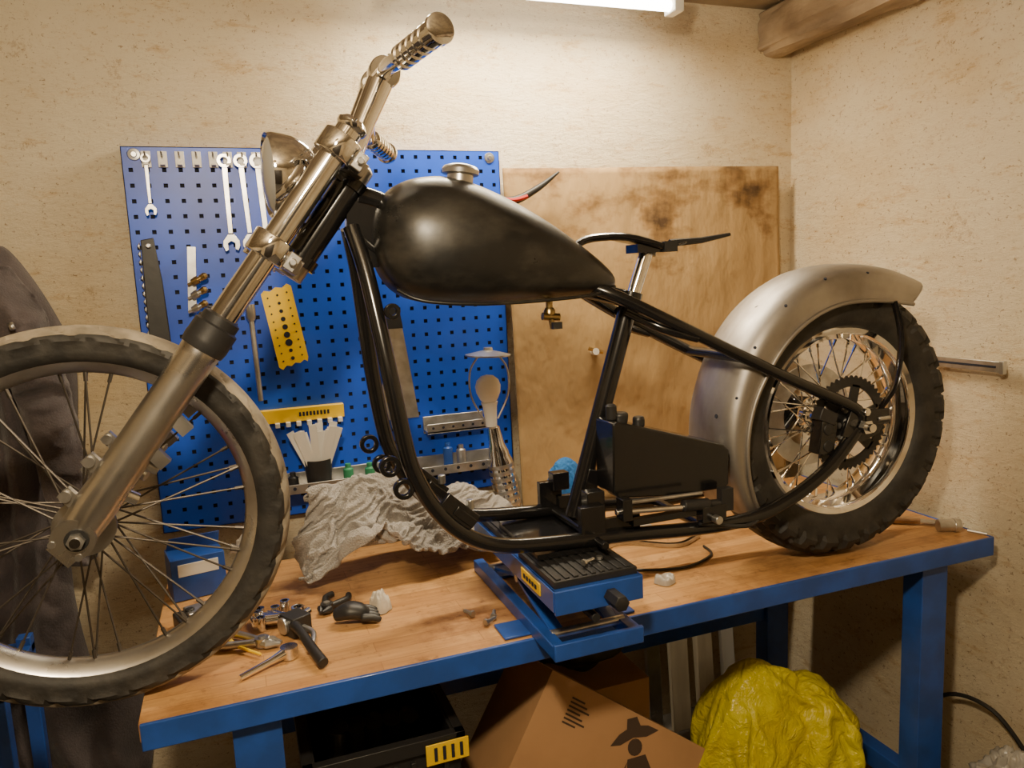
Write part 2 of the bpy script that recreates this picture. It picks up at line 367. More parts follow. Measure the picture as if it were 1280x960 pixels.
for x in(-.163,-.125,-.085,-.045,-.005,.03,.065,.1):
    g.span((x-.011,yf-.006,1.885),(x+.011,yf,1.925),'white')
    g.tube([(x,yf-.004,1.915),(x,yf-.035,1.912),(x,yf-.038,1.92)],.0025,'zinc',8)
    g.span((x-.006,yf-.03,1.888),(x+.006,yf-.004,1.893),'white')
g.done(bevel=.001)
def spanner(x,z,L,w,tilt=0):
    s=G('combination_spanner')
    R=Matrix.Rotation(tilt,3,'Y');o=Vector((x,yf-.022,z))
    def T(px_,pz_,y):
        v=R@Vector((px_,0,pz_));return (o.x+v.x,y,o.z+v.z)
    y0,y1=yf-.026,yf-.018
    s.poly([(-w*.32,-w*.8),(w*.32,-w*.8),(w*.27,-L+w),(-w*.27,-L+w)],y0+.001,y1-.001,'zinc',lambda a,b,y:T(a,b,y))
    n=24;ri=w*.42;ro=w*.85
    vs=[];fs=[]
    for i in range(n):
        a=TAU*i/n;ca,sa=math.cos(a),math.sin(a)
        for r_ in(ri,ro):
            for y in(y0,y1):vs.append(T(r_*ca,r_*sa,y))
    for i in range(n):
        b=i*4;c=((i+1)%n)*4
        fs+=[(b,b+2,c+2,c),(b+1,c+1,c+3,b+3),(b+2,b+3,c+3,c+2),(b,c,c+1,b+1)]
    s.add(vs,fs,'zinc')
    j=[(-.35,.9),(.35,.9),(.95,.1),(1.0,-.5),(.75,-1.1),(.38,-.95),(.42,-.2),(0,.05),(-.42,-.2),(-.38,-1.0),(-.75,-1.2),(-1.0,-.5),(-.95,.1)]
    s.poly([(a*w,b*w-L) for a,b in j],y0,y1,'zinc',lambda a,b,y:T(a,b,y))
    return s.done(bevel=.0008)
spanner(-.163,1.905,.125,.014)
spanner(.020,1.90,.205,.021)
spanner(.060,1.90,.205,.021,-.04)
spanner(.102,1.90,.225,.024,-.03)
g=G('pruning_saw')
g.poly([(-.195,1.705),(-.165,1.71),(-.155,1.60),(-.15,1.44),(-.118,1.36),(-.195,1.36),(-.2,1.45)],yf-.02,yf-.008,'rubblack')
for i in range(12):
    z=1.46+i*.02;g.poly([(-.198,z),(-.198,z+.02),(-.205,z+.01)],yf-.016,yf-.012,'zinc')
g.cyl((-.178,yf-.03,1.69),(-.178,yf,1.69),.006,'zinc');g.done(bevel=.002)
g=G('spark_plug_set')
for i,(x,z) in enumerate(((-.075,1.60),(-.078,1.565),(-.08,1.53))):
    g.lathe([(0,.004),(.012,.004),(.012,.009),(.022,.011),(.03,.011),(.03,.007),(.05,.006),(.055,.003)],(x-.02,yf-.03,z-.012),(1,-.2,.5),'zinc' if i else 'brass',12)
    g.lathe([(0,.008),(.014,.01),(.02,.006)],(x+.01,yf-.034,z+.003),(1,-.2,.5),'brass',12)
g.box((-.085,yf-.012,1.60),(.02,.02,.17),'zinc',(0,.08,0));g.done()
g=G('yellow_drill_gauge')
A=Vector((.080,0,1.561));Bx=Vector((.079,0,.022)).normalized()*.082;Dz=Vector((.033,0,-.215))
def yg(u,v,y):
    q=A+Bx*u+Dz*v;return (q.x,y,q.z)
prof=[(0,.03),(.12,0),(.3,.03),(.5,0),(.7,.03),(.88,0),(1,.04),(1,.95),(.95,1.0),(.85,.965),(.7,.99),(.55,.965),(.4,.99),(.25,.965),(.1,1.0),(0,.96)]
g.poly([(u,v) for u,v in prof],yf-.014,yf-.009,'yellow',lambda a,b,y:yg(a,b,y))
for i in range(9):
    v=.10+i*.10;q=yg(.5,v,yf-.0145);g.cyl(q,(q[0],yf-.0135,q[2]),.003+.0011*i if i<7 else .005,'dark',14)
    for u in(.18,.82):
        q=yg(u,v,yf-.0145);g.cyl(q,(q[0],yf-.0135,q[2]),.0025,'dark',8)
g.done()
g=G('socket_extension_bar')
g.tube([(.050,yf-.02,1.52),(.056,yf-.02,1.27)],.007,'zinc',12)
g.lathe([(0,.013),(.035,.013),(.045,.008)],(.050,yf-.02,1.53),(.02,0,-1),'zinc',16);g.done()
g=G('wrench_rail')
g.box((.162,yf-.02,1.222),(.225,.006,.036),'yellow')
g.box((.162,yf-.008,1.239),(.225,.02,.003),'yellow')
for i in range(8):
    g.box((.065+i*.028,yf-.03,1.199),(.012,.018,.012),'white')
for i in range(9):g.box((.155+i*.0095,yf-.0236,1.223),(.006,.0012,.012),'dark')
g.done(bevel=.0008)
g=G('hand_saw_blade')
g.poly([(.415,1.50),(.450,1.50),(.49,1.178),(.372,1.178),(.385,1.25)],yf-.014,yf-.012,'zinc')
g.poly([(.415,1.50),(.450,1.50),(.458,1.44),(.408,1.44)],yf-.020,yf-.006,'rubblack');g.done()
g=G('tool_shelf_bracket')
g.box((.595,yf-.03,1.135),(.185,.05,.006),'zinc');g.box((.595,yf-.053,1.145),(.185,.004,.028),'zinc')
g.box((.595,yf-.004,1.15),(.185,.006,.05),'zinc')
for i in range(6):g.cyl((.52+i*.03,yf-.056,1.147),(.52+i*.03,yf-.054,1.147),.004,'dark',10)
g.done(bevel=.001)
g=G('tool_shelf')
g.box((.41,yf-.050,1.022),(.64,.095,.004),'zinc');g.box((.41,yf-.096,1.032),(.64,.004,.026),'zinc');g.box((.41,yf-.004,1.037),(.64,.006,.04),'zinc')
for i in range(16):g.cyl((.12+i*.038,yf-.0995,1.034),(.12+i*.038,yf-.0975,1.034),.005,'dark',10)
g.done(bevel=.001)
SZ=1.0245
g=G('cup_of_cable_ties')
g.lathe([(0,.032),(.075,.039),(.075,.036),(.005,.030)],(.19,yf-.050,SZ),(0,0,1),'rubblack',20)
for i in range(20):
    a=random.uniform(-.5,.4);b=random.uniform(-.35,.05);q=Vector((.19+a*.03,yf-.055+b*.02,SZ+.03));t=q+Vector((a*.12,b*.1,.12+random.random()*.03))
    g.bar(q,t,.020,.0012,'white',(0,1,0))
g.done()
g=G('small_bottle_set')
for i,(x,k,h) in enumerate(((.12,'rubblack',.03),(.27,'green',.035),(.33,'green',.03),(.39,'rubblack',.04),(.56,'blue',.06),(.60,'zinc',.05))):
    g.lathe([(0,.014),(h,.014),(h+.004,.008),(h+.015,.008)],(x,yf-.05,SZ),(0,0,1),k,14)
g.done()
g=G('work_light')
by=2.01
g.lathe([(0,.030),(.004,.036),(.20,.036),(.215,.030),(.225,.030),(.25,.022),(.30,.018),(.305,.012)],(.715,by,.853),(-.15,.02,1),'chrome',28)
for i in range(9):g.lathe([(0,.0365),(.006,.0375),(.012,.0365)],Vector((.715,by,.853))+Vector((-.15,.02,1)).normalized()*(.03+i*.019),(-.15,.02,1),'zinc',28)
tp=Vector((.664,by,1.155))
g.lathe([(0,.016),(.03,.018),(.055,.020),(.07,.024)],tp,(-.04,0,1),'white',24)
g.lathe([(0,.018),(.012,.026),(.03,.034),(.048,.036),(.064,.031),(.076,.018),(.080,.001)],tp+Vector((-.003,0,.068)),(-.04,0,1),'bulb',28)
for sx in(-1,1):g.tube([tp+Vector((sx*.02,0,.02)),tp+Vector((sx*.055,0,.09)),tp+Vector((sx*.055,0,.16)),tp+Vector((sx*.03,0,.20))],.0028,'zinc',8,sm=5)
g.lathe([(0,.064),(.004,.064),(.010,.04),(.016,.014),(.024,.012)],tp+Vector((0,0,.20)),(.04,0,1),'zinc',28)
g.done()
# ---------------------------------------------------------------- leaning cardboard
g=G('cardboard_sheet')
def cs(u,v):
    x=.79+.99*u;z=.853+v*(1.035+.012*u)
    y=2.165-(1-v)*.045+.006*math.sin(u*7)*v+.006*noise.noise(Vector((x*6,z*6,1)))+.003*noise.noise(Vector((x*22,z*5,4)))*v
    return (x,y,z)
g.grid(cs,90,60,'card');g.done(solid=.006)
G('cardboard_bolt').tube([(1.055,2.15,1.325),(1.05,2.11,1.33)],.011,'white',10).tube([(1.03,2.12,1.34),(1.075,2.115,1.325)],.006,'brass',8).done()
g=G('rubber_hose')
g.tube([(.72,2.12,1.80),(.80,2.12,1.79),(.88,2.12,1.825),(.95,2.12,1.872)],[.011,.013,.010,.003],'rubblack',10,sm=6)
g.tube([(.75,2.105,1.795),(.80,2.103,1.79),(.84,2.103,1.80)],.006,'red',8,sm=4);g.done()
g=G('wall_rail')
g.span((XR-.035,1.375,1.270),(XR-.028,1.60,1.298),'zinc');g.span((XR-.0365,1.39,1.281),(XR-.034,1.585,1.287),'dark')
g.cyl((XR-.03,1.57,1.284),(XR,1.57,1.284),.008,'zinc');g.cyl((XR-.03,1.40,1.284),(XR,1.40,1.284),.008,'zinc')
g.box((XR-.034,1.372,1.284),(.014,.012,.034),'zinc');g.done(bevel=.001)
# ================================================================ MOTORCYCLE
mc=empty('chopper_motorcycle',(0,1.47,0))
def tyre(name,c,Ro,ri,hw,nseg,lug,pat,ktread):
    g=G(name,mc);n=30;c=Vector(c);rc=(Ro+ri)/2;hr=(Ro-ri)/2
    prof=[]
    for i in range(n):
        a=math.radians(-148+296*i/(n-1))
        y=hw*math.copysign(abs(math.sin(a))**.85,math.sin(a));r=rc+hr*math.copysign(abs(math.cos(a))**.75,math.cos(a));prof.append((a,y,r))
    vs=[]
    for s_ in range(nseg):
        th=TAU*s_/nseg
        for i,(a,y,r) in enumerate(prof):
            d=0
            if abs(a)<math.radians(82):d=lug if pat(s_,i,a) else 0
            rr=r+d*math.cos(a)*1.0;yy=y+d*math.sin(a)
            vs.append(c+Vector((math.cos(th)*rr,yy,math.sin(th)*rr)))
    f1=[];f2=[]
    for s_ in range(nseg):
        for i in range(n-1):
            a=s_*n+i;b=((s_+1)%nseg)*n+i
            am=prof[i][0]
            (f2 if abs(am)<math.radians(62) else f1).append((a,b,b+1,a+1))
    g.add(vs,f1,'rub')
    g.f+= [list(f) for f in f2];g.m+=[g.mi(ktread)]*len(f2)
    return g.done(ang=30)
FC=Vector((-.262,0,1.187))
def patF(s_,i,a):
    k=abs(i-14.5)
    if k<1:return True
    return (s_+int(k*1.2)*(1 if i>14 else 1))%8>1
tyre('front_tyre',FC,.332,.270,.043,240,.005,patF,'tread')
g=G('front_rim',mc)
g.lathe([(-.030,.283),(-.032,.278),(-.026,.270),(-.014,.262),(-.006,.256),(.006,.256),(.014,.262),(.026,.270),(.032,.278),(.030,.283),(.012,.270),(-.012,.270)],FC,(0,1,0),'alu',96,closed=True).done()
def spokes(name,c,rh,yh,rr,n,cross,k='spoke',r=.0017):
    g=G(name,mc)
    for side in(-1,1):
        for i in range(n):
            a=TAU*(i+(.5 if side>0 else 0))/n;d=cross*(1 if i%2 else -1)
            h=Vector((math.cos(a)*rh,side*yh,math.sin(a)*rh));e=Vector((math.cos(a+d)*rr,side*.004,math.sin(a+d)*rr))
            g.tube([c+h,c+e],r,k,6);e2=e-(e-h).normalized()*.018
            g.tube([c+e,c+e2],r*1.9,k,6)
    return g.done()
spokes('front_spokes',FC,.030,.034,.259,20,.55,'spoke',.0019)
g=G('front_hub',mc)
g.lathe([(-.055,.018),(-.045,.02),(-.040,.036),(-.032,.037),(-.028,.024),(.028,.024),(.032,.037),(.040,.036),(.045,.02),(.055,.018)],FC,(0,1,0),'alu',32)
g.cyl(FC+Vector((0,-.150,0)),FC+Vector((0,.142,0)),.008,'chrome')
g.lathe([(0,.0135),(.011,.0135)],FC+Vector((0,-.134,0)),(0,-1,0),'zinc',6)
g.lathe([(0,.018),(.003,.018)],FC+Vector((0,-.1315,0)),(0,-1,0),'rubblack',24)
g.lathe([(0,.047),(.004,.049),(.016,.049),(.018,.04)],FC+Vector((0,-.048,0)),(0,-1,0),'alu',32)
g.done()
fd=Vector((.482,0,.637)).normalized()
fn=Vector((-fd.z,0,fd.x))
g=G('fork_sliders',mc);g2=G('fork_tubes',mc)
for sy in(-.1,.1):
    b=Vector((FC.x-.006,sy,FC.z))
    def at(s_,off=0):return b+fd*s_+fn*off
    g.lathe([(-.04,.012),(-.034,.024),(0,.030),(.05,.0335),(.10,.033),(.30,.0315),(.345,.0325),(.362,.034),(.372,.031)],b,fd,'alu',36)
    g.cyl(b+Vector((0,-.031,0)),b+Vector((0,.031,0)),.033,'alu',28)
    for q in(-.022,.022):
        g.cyl(at(-.02,q)+Vector((0,-.033,0)),at(-.02,q)+Vector((0,.03,0)),.006,'zinc',8)
    g.box(at(-.022,0),(.03,.056,.045),'alu',(0,-.65,0))
    for s_ in(.09,.15):
        g.cyl(at(s_,.0),at(s_,-.048)+Vector((0,-sy*.15,0)),.011,'alu',14)
    for s_ in(.17,.235):
        g.box(at(s_,-.042),(.022,.022,.028),'alu',(0,-.65,0))
    for s_ in(.05,.115):
        g.box(at(s_,.040),(.022,.016,.028),'alu',(0,-.65,0));g.cyl(at(s_,.046)+Vector((0,-.014,0)),at(s_,.046)+Vector((0,.014,0)),.009,'zinc',14)
    g2.lathe([(0,.0235),(.455,.0235)],at(.36),fd,'chrome',36)
    g2.lathe([(0,.036),(.012,.038),(.018,.038),(.022,.0375),(.045,.0375),(.048,.032),(.062,.032),(.066,.025)],at(.36),fd,'rubblack',32)
    g2.lathe([(0,.0235),(.004,.027),(.012,.028),(.02,.020),(.022,.001)],at(.81),fd,'chrome',28)
g.done();g2.done()
g=G('triple_trees',mc)
for s_,h in((.565,.028),(.775,.026)):
    c=Vector((FC.x-.006,0,FC.z))+fd*s_
    Rm=Matrix((fn,Vector((0,1,0)),fd)).transposed()
    g.box(c-fn*.035,(.055,.15,h),'alu',Rm);g.box(c-fn*.012,(.05,.20,h*.9),'alu',Rm)
    for sy in(-.1,.1):
        cc=c+Vector((0,sy,0));g.lathe([(-.021,.0345),(-.018,.036),(.018,.036),(.021,.0345)],cc,fd,'chrome',28)
        g.box(cc-fn*.040,(.026,.028,.032),'alu',Rm);g.cyl(cc-fn*.043+Vector((0,-.024,0)),cc-fn*.043+Vector((0,.024,0)),.007,'zinc',8)
    g.lathe([(-.018,.026),(.018,.026),(.024,.018)],c-fn*.055,fd,'alu',24)
g.done(bevel=.002)
c0=Vector((FC.x-.006,0,FC.z))+fd*.575-fn*.055;c1=c0+fd*.19
g=G('steering_neck',mc).cyl(c0,c1,.028,'black',28)
g.lathe([(0,.034),(.02,.034)],c0,fd,'black',28).lathe([(-.02,.034),(0,.034)],c1,fd,'black',28)
g.done()
g=G('handlebar',mc)
tc=Vector((FC.x-.006,0,FC.z))+fd*.785-fn*.025
bc=Vector((.300,0,1.945))
for sy in(-.045,.045):
    v=Vector((0,sy,0));g.lathe([(0,.026),(.02,.023),(.07,.021),((bc-tc).length-.018,.024)],tc+v,bc-tc,'chrome',20)
    d=(bc-tc).normalized();g.lathe([(-.016,.027),(-.013,.029),(.013,.029),(.016,.027)],bc+v,(0,1,0),'chrome',24)
    g.cyl(bc+v+d*.012,bc+v+d*.036,.007,'zinc',8)
barpts=[(.328,-.325,1.938),(.312,-.28,1.933),(.294,-.2,1.928),(.291,-.12,1.936),(.300,-.05,1.945),(.300,.05,1.945),(.300,.12,1.925),(.310,.2,1.880),(.340,.26,1.868),(.372,.32,1.863)]
g.tube(barpts,.0145,'chrome',16,sm=8)
def grip(a,b):
    a=Vector(a);b=Vector(b);L=(b-a).length;pr=[(0,.016),(.004,.0205)]
    for i in range(5):
        h=.012+i*(L-.03)/5;w=(L-.03)/5
        pr+=[(h,.0205),(h+.002,.0165),(h+w*.35,.0165),(h+w*.35+.002,.0205)]
    pr+=[(L-.012,.0205),(L-.01,.0235),(L-.002,.0235),(L,.019)]
    g.lathe(pr,a,b-a,'chrome',28)
grip((.296,-.205,1.928),(.330,-.330,1.939));grip((.315,.21,1.876),(.372,.315,1.863))
g.done()
g=G('headlight',mc)
hd=Vector((-1,-.10,-.02)).normalized();hc=Vector((.097,-.01,1.770))
g.lathe([(.006,.071),(.012,.074),(.004,.076),(-.012,.074),(-.03,.071),(-.055,.060),(-.070,.042),(-.078,.02),(-.080,.001)],hc,hd,'chrome',48)
g.lathe([(.006,.071),(.014,.056),(.019,.03),(.021,.001)],hc,hd,'glass',48)
g.tube([hc-hd*.03+Vector((.01,0,-.07)),Vector((.13,0,1.665))],.009,'chrome')
g.done()
g=G('frame_tubes',mc)
dn=[(.225,-.018,1.675),(.240,-.045,1.60),(.252,-.075,1.50),(.264,-.10,1.39),(.282,-.11,1.26),(.298,-.11,1.205),(.325,-.11,1.15),(.365,-.11,1.10),(.415,-.11,1.065),(.479,-.11,1.045),(.6,-.11,1.034),(.75,-.11,1.024),(.885,-.11,1.013),(1.0,-.11,1.010),(1.097,-.11,1.022),(1.20,-.11,1.062),(1.279,-.108,1.110),(1.35,-.105,1.178)]
for s in(1,-1):
    g.tube([(x,y*s,z) for x,y,z in dn],.0155,'black',14,sm=5)
    st=[(.70,-.03*s,1.545),(.76,-.07*s,1.515),(.915,-.10*s,1.434),(1.15,-.11*s,1.318),(1.33,-.11*s,1.238),(1.36,-.108*s,1.205)]
    g.tube(st,.0135,'black',14,sm=5)
    g.tube([(.80,-.02*s,1.485),(.85,-.08*s,1.448),(.92,-.102*s,1.425)],.011,'black',12,sm=4)
g.tube([(.245,0,1.735),(.30,0,1.715),(.45,0,1.63),(.62,0,1.565),(.74,0,1.53),(.80,0,1.515)],.019,'black',16,sm=5)
g.tube([(.225,0,1.67),(.32,0,1.60),(.50,0,1.545)],.014,'black',14,sm=4)
g.tube([(.665,0,1.045),(.69,0,1.12),(.755,0,1.32),(.815,0,1.505)],.0205,'black',18)
g.tube([(.815,0,1.50),(.822,0,1.525)],.024,'black',18)
for x,z in((.34,1.128),(.665,1.03),(.93,1.012),(1.03,1.375)):
    g.tube([(x,-.11,z),(x,.11,z)],.012,'black',12)
g.box((.61,0,1.012),(.16,.23,.012),'black')
g.poly([(.215,1.66),(.225,1.74),(.30,1.725),(.36,1.66),(.34,1.60),(.26,1.60)],-.012,.012,'black')
g.done()
g=G('frame_brackets',mc)
for s in(-1,1):
    y=.11*s
    g.lathe([(-.006,.011),(-.006,.020),(.006,.020),(.006,.011)],(.249,y,1.236),(0,1,0),'black',20,closed=True)
    g.lathe([(-.006,.011),(-.006,.020),(.006,.020),(.006,.011)],(.272,y,1.190),(0,1,0),'black',20,closed=True)
    g.lathe([(-.005,.007),(-.005,.015),(.005,.015),(.005,.007)],(.277,y*.8,1.518),(0,1,0),'black',16,closed=True)
    g.poly([(1.30,1.17),(1.33,1.235),(1.40,1.225),(1.425,1.19),(1.41,1.165),(1.36,1.15)],y-.004,y+.004,'black')
    g.box((.37,y,1.125),(.08,.012,.05),'black',(0,.75,0))
    g.box((.385,y*.95,1.12),(.05,.03,.018),'black',(0,.75,0))
    g.box((.655,y,1.065),(.055,.018,.07),'black');g.box((.67,y*.8,1.105),(.04,.03,.04),'black')
    g.box((.72,y*.9,1.05),(.1,.014,.03),'black')
    g.cyl((.40,y*.95,1.13),(.40,y*.95,1.15),.008,'zinc',8)
g.box((.37,0,1.12),(.05,.2,.008),'black',(0,.75,0))
g.box((.70,0,1.12),(.03,.05,.06),'black',(0,.3,0))
g.done(bevel=.0015)
g=G('rear_brake_linkage',mc)
y=-.13
g.cyl((.70,y,1.085),(.95,y,1.065),.006,'chrome',12)
g.cyl((.72,y-.01,1.105),(.90,y-.01,1.10),.004,'zinc',10)
g.lathe([(0,.013),(.06,.013),(.065,.009),(.10,.009)],(.86,y,1.075),(1,0,-.08),'rubblack',18)
g.box((.72,y,1.09),(.022,.03,.045),'black');g.box((.93,y,1.05),(.06,.025,.035),'black')
g.box((.83,y+.01,1.055),(.18,.02,.014),'black');g.box((.965,y,1.075),(.03,.02,.05),'rubblack')
g.cyl((.93,y-.03,1.04),(.93,y+.04,1.04),.009,'zinc',12);g.cyl((.66,y-.03,1.03),(.66,y+.02,1.03),.008,'black',12)
g.tube([(.90,y,1.03),(1.02,y,1.005),(1.08,y+.02,1.02)],.005,'rubblack',8,sm=4)
g.done(bevel=.001)
g=G('fuel_tank',mc)
st=[(.266,1.655,1.640,.01),(.270,1.690,1.610,.045),(.282,1.722,1.580,.075),(.303,1.745,1.553,.096),(.335,1.761,1.535,.112),(.37,1.768,1.527,.121),(.41,1.768,1.523,.126),(.46,1.757,1.521,.125),(.52,1.733,1.521,.117),(.58,1.702,1.521,.105),(.64,1.666,1.523,.089),(.69,1.632,1.526,.073),(.73,1.602,1.530,.057),(.757,1.578,1.534,.042),(.768,1.565,1.540,.026),(.772,1.556,1.547,.008)]
NS=36
def interp(u):
    f=u*(len(st)-1);i=min(int(f),len(st)-2);t=f-i
    g_=lambda j:st[min(max(j,0),len(st)-1)]
    out=[]
    for q in range(4):
        p0,p1,p2,p3=g_(i-1)[q],g_(i)[q],g_(i+1)[q],g_(i+2)[q]
        out.append(.5*((2*p1)+(-p0+p2)*t+(2*p0-5*p1+4*p2-p3)*t*t+(-p0+3*p1-3*p2+p3)*t**3))
    return out
def tk(u,v):
    x,zt,zb,w=interp(v);a=TAU*u
    zw=zb+(zt-zb)*.42
    s_,c_=math.sin(a),math.cos(a)
    if s_>=0: z=zw+(zt-zw)*s_**.95;yy=w*math.copysign(abs(c_)**.9,c_)
    else: z=zw-(zw-zb)*abs(s_)**.72;yy=w*math.copysign(abs(c_)**.62,c_)
    return (x,yy,z)
g.grid(tk,NS,61,'tank',cu=True)
g.tube([(.29,-.085,1.556),(.33,-.108,1.535),(.42,-.12,1.524),(.55,-.106,1.522),(.70,-.066,1.527),(.765,-.03,1.54)],.0035,'tank',8,sm=5)
o=g.done(ang=60)
g=G('fuel_cap',mc)
g.lathe([(-.02,.026),(0,.026),(.002,.036),(.010,.037),(.016,.033),(.021,.018),(.023,.001)],(.447,0,1.772),(.12,0,1),'zinc',32).done()
g=G('fuel_tap',mc)
g.cyl((.613,-.03,1.525),(.613,-.03,1.50),.007,'brass');g.lathe([(0,.008),(.006,.012),(.02,.012),(.026,.007)],(.613,-.03,1.505),(0,0,-1),'brass',12)
g.cyl((.595,-.035,1.488),(.632,-.035,1.484),.008,'brass');g.cyl((.613,-.035,1.484),(.618,-.035,1.462),.006,'brass');g.box((.622,-.045,1.468),(.02,.01,.014),'rubblack');g.done()
g=G('seat_post',mc)
g.cyl((.825,0,1.52),(.862,0,1.615),.0135,'chrome',24)
g.lathe([(0,.02),(.012,.02)],(.859,0,1.607),(.3,0,1),'black',20)
def strip(u,v):
    pts=[(.675,1.628,.022),(.71,1.641,.03),(.77,1.646,.035),(.82,1.636,.04),(.86,1.628,.038),(.92,1.622,.032),(.95,1.628,.02)]
    f=u*(len(pts)-1);i=min(int(f),len(pts)-2);t=f-i
    x=pts[i][0]*(1-t)+pts[i+1][0]*t;z=pts[i][1]*(1-t)+pts[i+1][1]*t;w=pts[i][2]*(1-t)+pts[i+1][2]*t
    return (x,(v-.5)*2*w,z)
g.grid(strip,30,5,'black')
g.box((.865,0,1.618),(.08,.05,.016),'black');g.box((.90,-.02,1.62),(.03,.03,.02),'rubblack')
g.tube([(.92,0,1.628),(1.0,0,1.632),(1.075,0,1.643)],[.007,.005,.0025],'rubblack',8)
g.tube([(.68,-.02,1.628),(.72,-.02,1.642),(.80,-.03,1.642),(.88,-.03,1.622)],.006,'black',8,sm=4)
g.done(solid=.004)
RC=Vector((1.36,0,1.188))
def patR(s_,i,a):
    k=abs(i-14.5);ph=s_%9
    if k>6:return ph<6
    if k<2:return (s_+4)%9<7
    return (ph+ (3 if k>3.5 else 0))%9<7 and not(3.2<k<4)
tyre('rear_tyre',RC,.326,.218,.068,252,.010,patR,'rub')
g=G('rear_rim',mc)
g.lathe([(-.052,.232),(-.055,.227),(-.050,.216),(-.036,.212),(-.026,.200),(-.010,.196),(.010,.196),(.026,.200),(.036,.212),(.050,.216),(.055,.227),(.052,.232),(.02,.21),(-.02,.21)],RC,(0,1,0),'chrome',96,closed=True).done()
spokes('rear_spokes',RC,.042,.04,.198,20,.62,'chrome',.0019)
g=G('rear_hub',mc)
g.lathe([(-.075,.02),(-.06,.024),(-.05,.05),(-.042,.052),(-.038,.034),(.038,.034),(.042,.052),(.05,.05),(.06,.03),(.075,.02)],RC,(0,1,0),'chrome',32)
g.cyl(RC+Vector((0,-.145,0)),RC+Vector((0,.145,0)),.010,'chrome')
g.lathe([(0,.017),(.014,.017)],RC+Vector((0,-.118,0)),(0,-1,0),'chrome',6)
g.lathe([(0,.03),(.01,.03),(.012,.02)],RC+Vector((0,-.085,0)),(0,-1,0),'chrome',24)
for i in range(6):
    a=TAU*i/6;g.lathe([(0,.008),(.008,.008)],RC+Vector((math.cos(a)*.04,-.074,math.sin(a)*.04)),(0,-1,0),'zinc',6)
g.lathe([(0,.13),(.004,.13),(.004,.08),(0,.08)],RC+Vector((0,.062,0)),(0,1,0),'zinc',48,closed=True)
g.done()
g=G('rear_sprocket',mc)
T=48;ring=[]
for i in range(T*2):
    a=TAU*i/(T*2);r=.115 if i%2 else .107;ring.append((math.cos(a)*r,math.sin(a)*r))
inner=[(math.cos(TAU*i/(T*2))*.088,math.sin(TAU*i/(T*2))*.088) for i in range(T*2)]
N2=T*2;vs=[]
for y in(-.072,-.066):
    for x,z in ring:vs.append(RC+Vector((x,y,z)))
    for x,z in inner:vs.append(RC+Vector((x,y,z)))
fs=[]
for i in range(N2):
    j=(i+1)%N2
    fs+=[(i,j,N2+j,N2+i),(2*N2+i,3*N2+i,3*N2+j,2*N2+j),(i,2*N2+i,2*N2+j,j),(N2+i,N2+j,3*N2+j,3*N2+i)]
g.add(vs,fs,'rubblack')
for i in range(6):
    a=TAU*i/6+.3;g.bar(RC+Vector((math.cos(a)*.03,-.069,math.sin(a)*.03)),RC+Vector((math.cos(a)*.093,-.069,math.sin(a)*.093)),.024,.006,'rubblack',(0,1,0))
g.lathe([(0,.05),(.008,.05)],RC+Vector((0,-.066,0)),(0,-1,0),'rubblack',32)
g.done()
g=G('brake_caliper',mc)
g.box(RC+Vector((-.09,-.085,-.02)),(.045,.035,.08),'black',(0,.15,0));g.box(RC+Vector((-.09,-.09,.03)),(.05,.03,.03),'rubblack',(0,.4,0))
g.cyl(RC+Vector((-.09,-.105,.0)),RC+Vector((-.09,-.085,.0)),.014,'rubblack')
g.cyl(RC+Vector((-.09,-.105,-.04)),RC+Vector((-.09,-.085,-.04)),.014,'rubblack')
g.box(RC+Vector((.035,-.12,.02)),(.07,.01,.035),'black');g.cyl(RC+Vector((.07,-.125,.015)),RC+Vector((.035,-.125,.015)),.005,'zinc')
g.cyl(RC+Vector((.0,-.13,.035)),RC+Vector((.0,-.11,.035)),.01,'chrome',6)
g.done(bevel=.002)
g=G('rear_fender',mc)
half=[(-.094,.290),(-.090,.296),(-.091,.315),(-.090,.335),(-.085,.350),(-.072,.363),(-.050,.371),(-.026,.375),(0,.377)]
sec=half+[(-y_,r_) for y_,r_ in reversed(half[:-1])]
ns=len(sec);TH0,TH1=56,216
def inn_(d):return -.020*max(0,min(1,(d-105)/55))
def fen(u,v):
    th=math.radians(TH0+(TH1-TH0)*v);i=round(u*(ns-1));y_,r_=sec[i]
    d=math.degrees(th)
    ex=.022*max(0,(88-d)/32)**1.3
    lipf=max(0,min(1,(.377-r_)/.087))
    lo=.034*max(0,(d-150)/60)*lipf+ .012*lipf*max(0,(75-d)/24)
    rr=r_+ex+lo+inn_(d)*(1-lipf)
    th2=th
    if d<64: th2+=.05*lipf*(64-d)/9
    if d>195: th2-=.10*(1-lipf)*(d-195)/20
    return (RC.x+math.cos(th2)*rr,y_,RC.z+math.sin(th2)*rr)
g.grid(fen,ns,90,'steel')
g.tube([fen(0,j/60) for j in range(61)],.0035,'steel',8);g.tube([fen(1,j/60) for j in range(61)],.0035,'steel',8)
g.done(solid=.003,ang=60)
g=G('fender_rivets',mc)
for d in(64,84,104,124,144,164):
    th=math.radians(d);n_=Vector((math.cos(th),-.5,math.sin(th))).normalized();rr=.355+inn_(d)*.75
    p=RC+Vector((math.cos(th)*rr,-.082,math.sin(th)*rr));g.lathe([(-.002,.0035),(.0025,.0035)],p,n_,'dark',8)
for d,y_ in((150,-.03),(150,.02),(172,-.04),(186,-.06),(200,-.05),(128,-.02)):
    th=math.radians(d);rr=.375+inn_(d);p=RC+Vector((math.cos(th)*rr,y_,math.sin(th)*rr));g.lathe([(-.004,.005),(.002,.005)],p,(math.cos(th),0,math.sin(th)),'dark',10)
g.done()
g=G('fender_strut',mc)
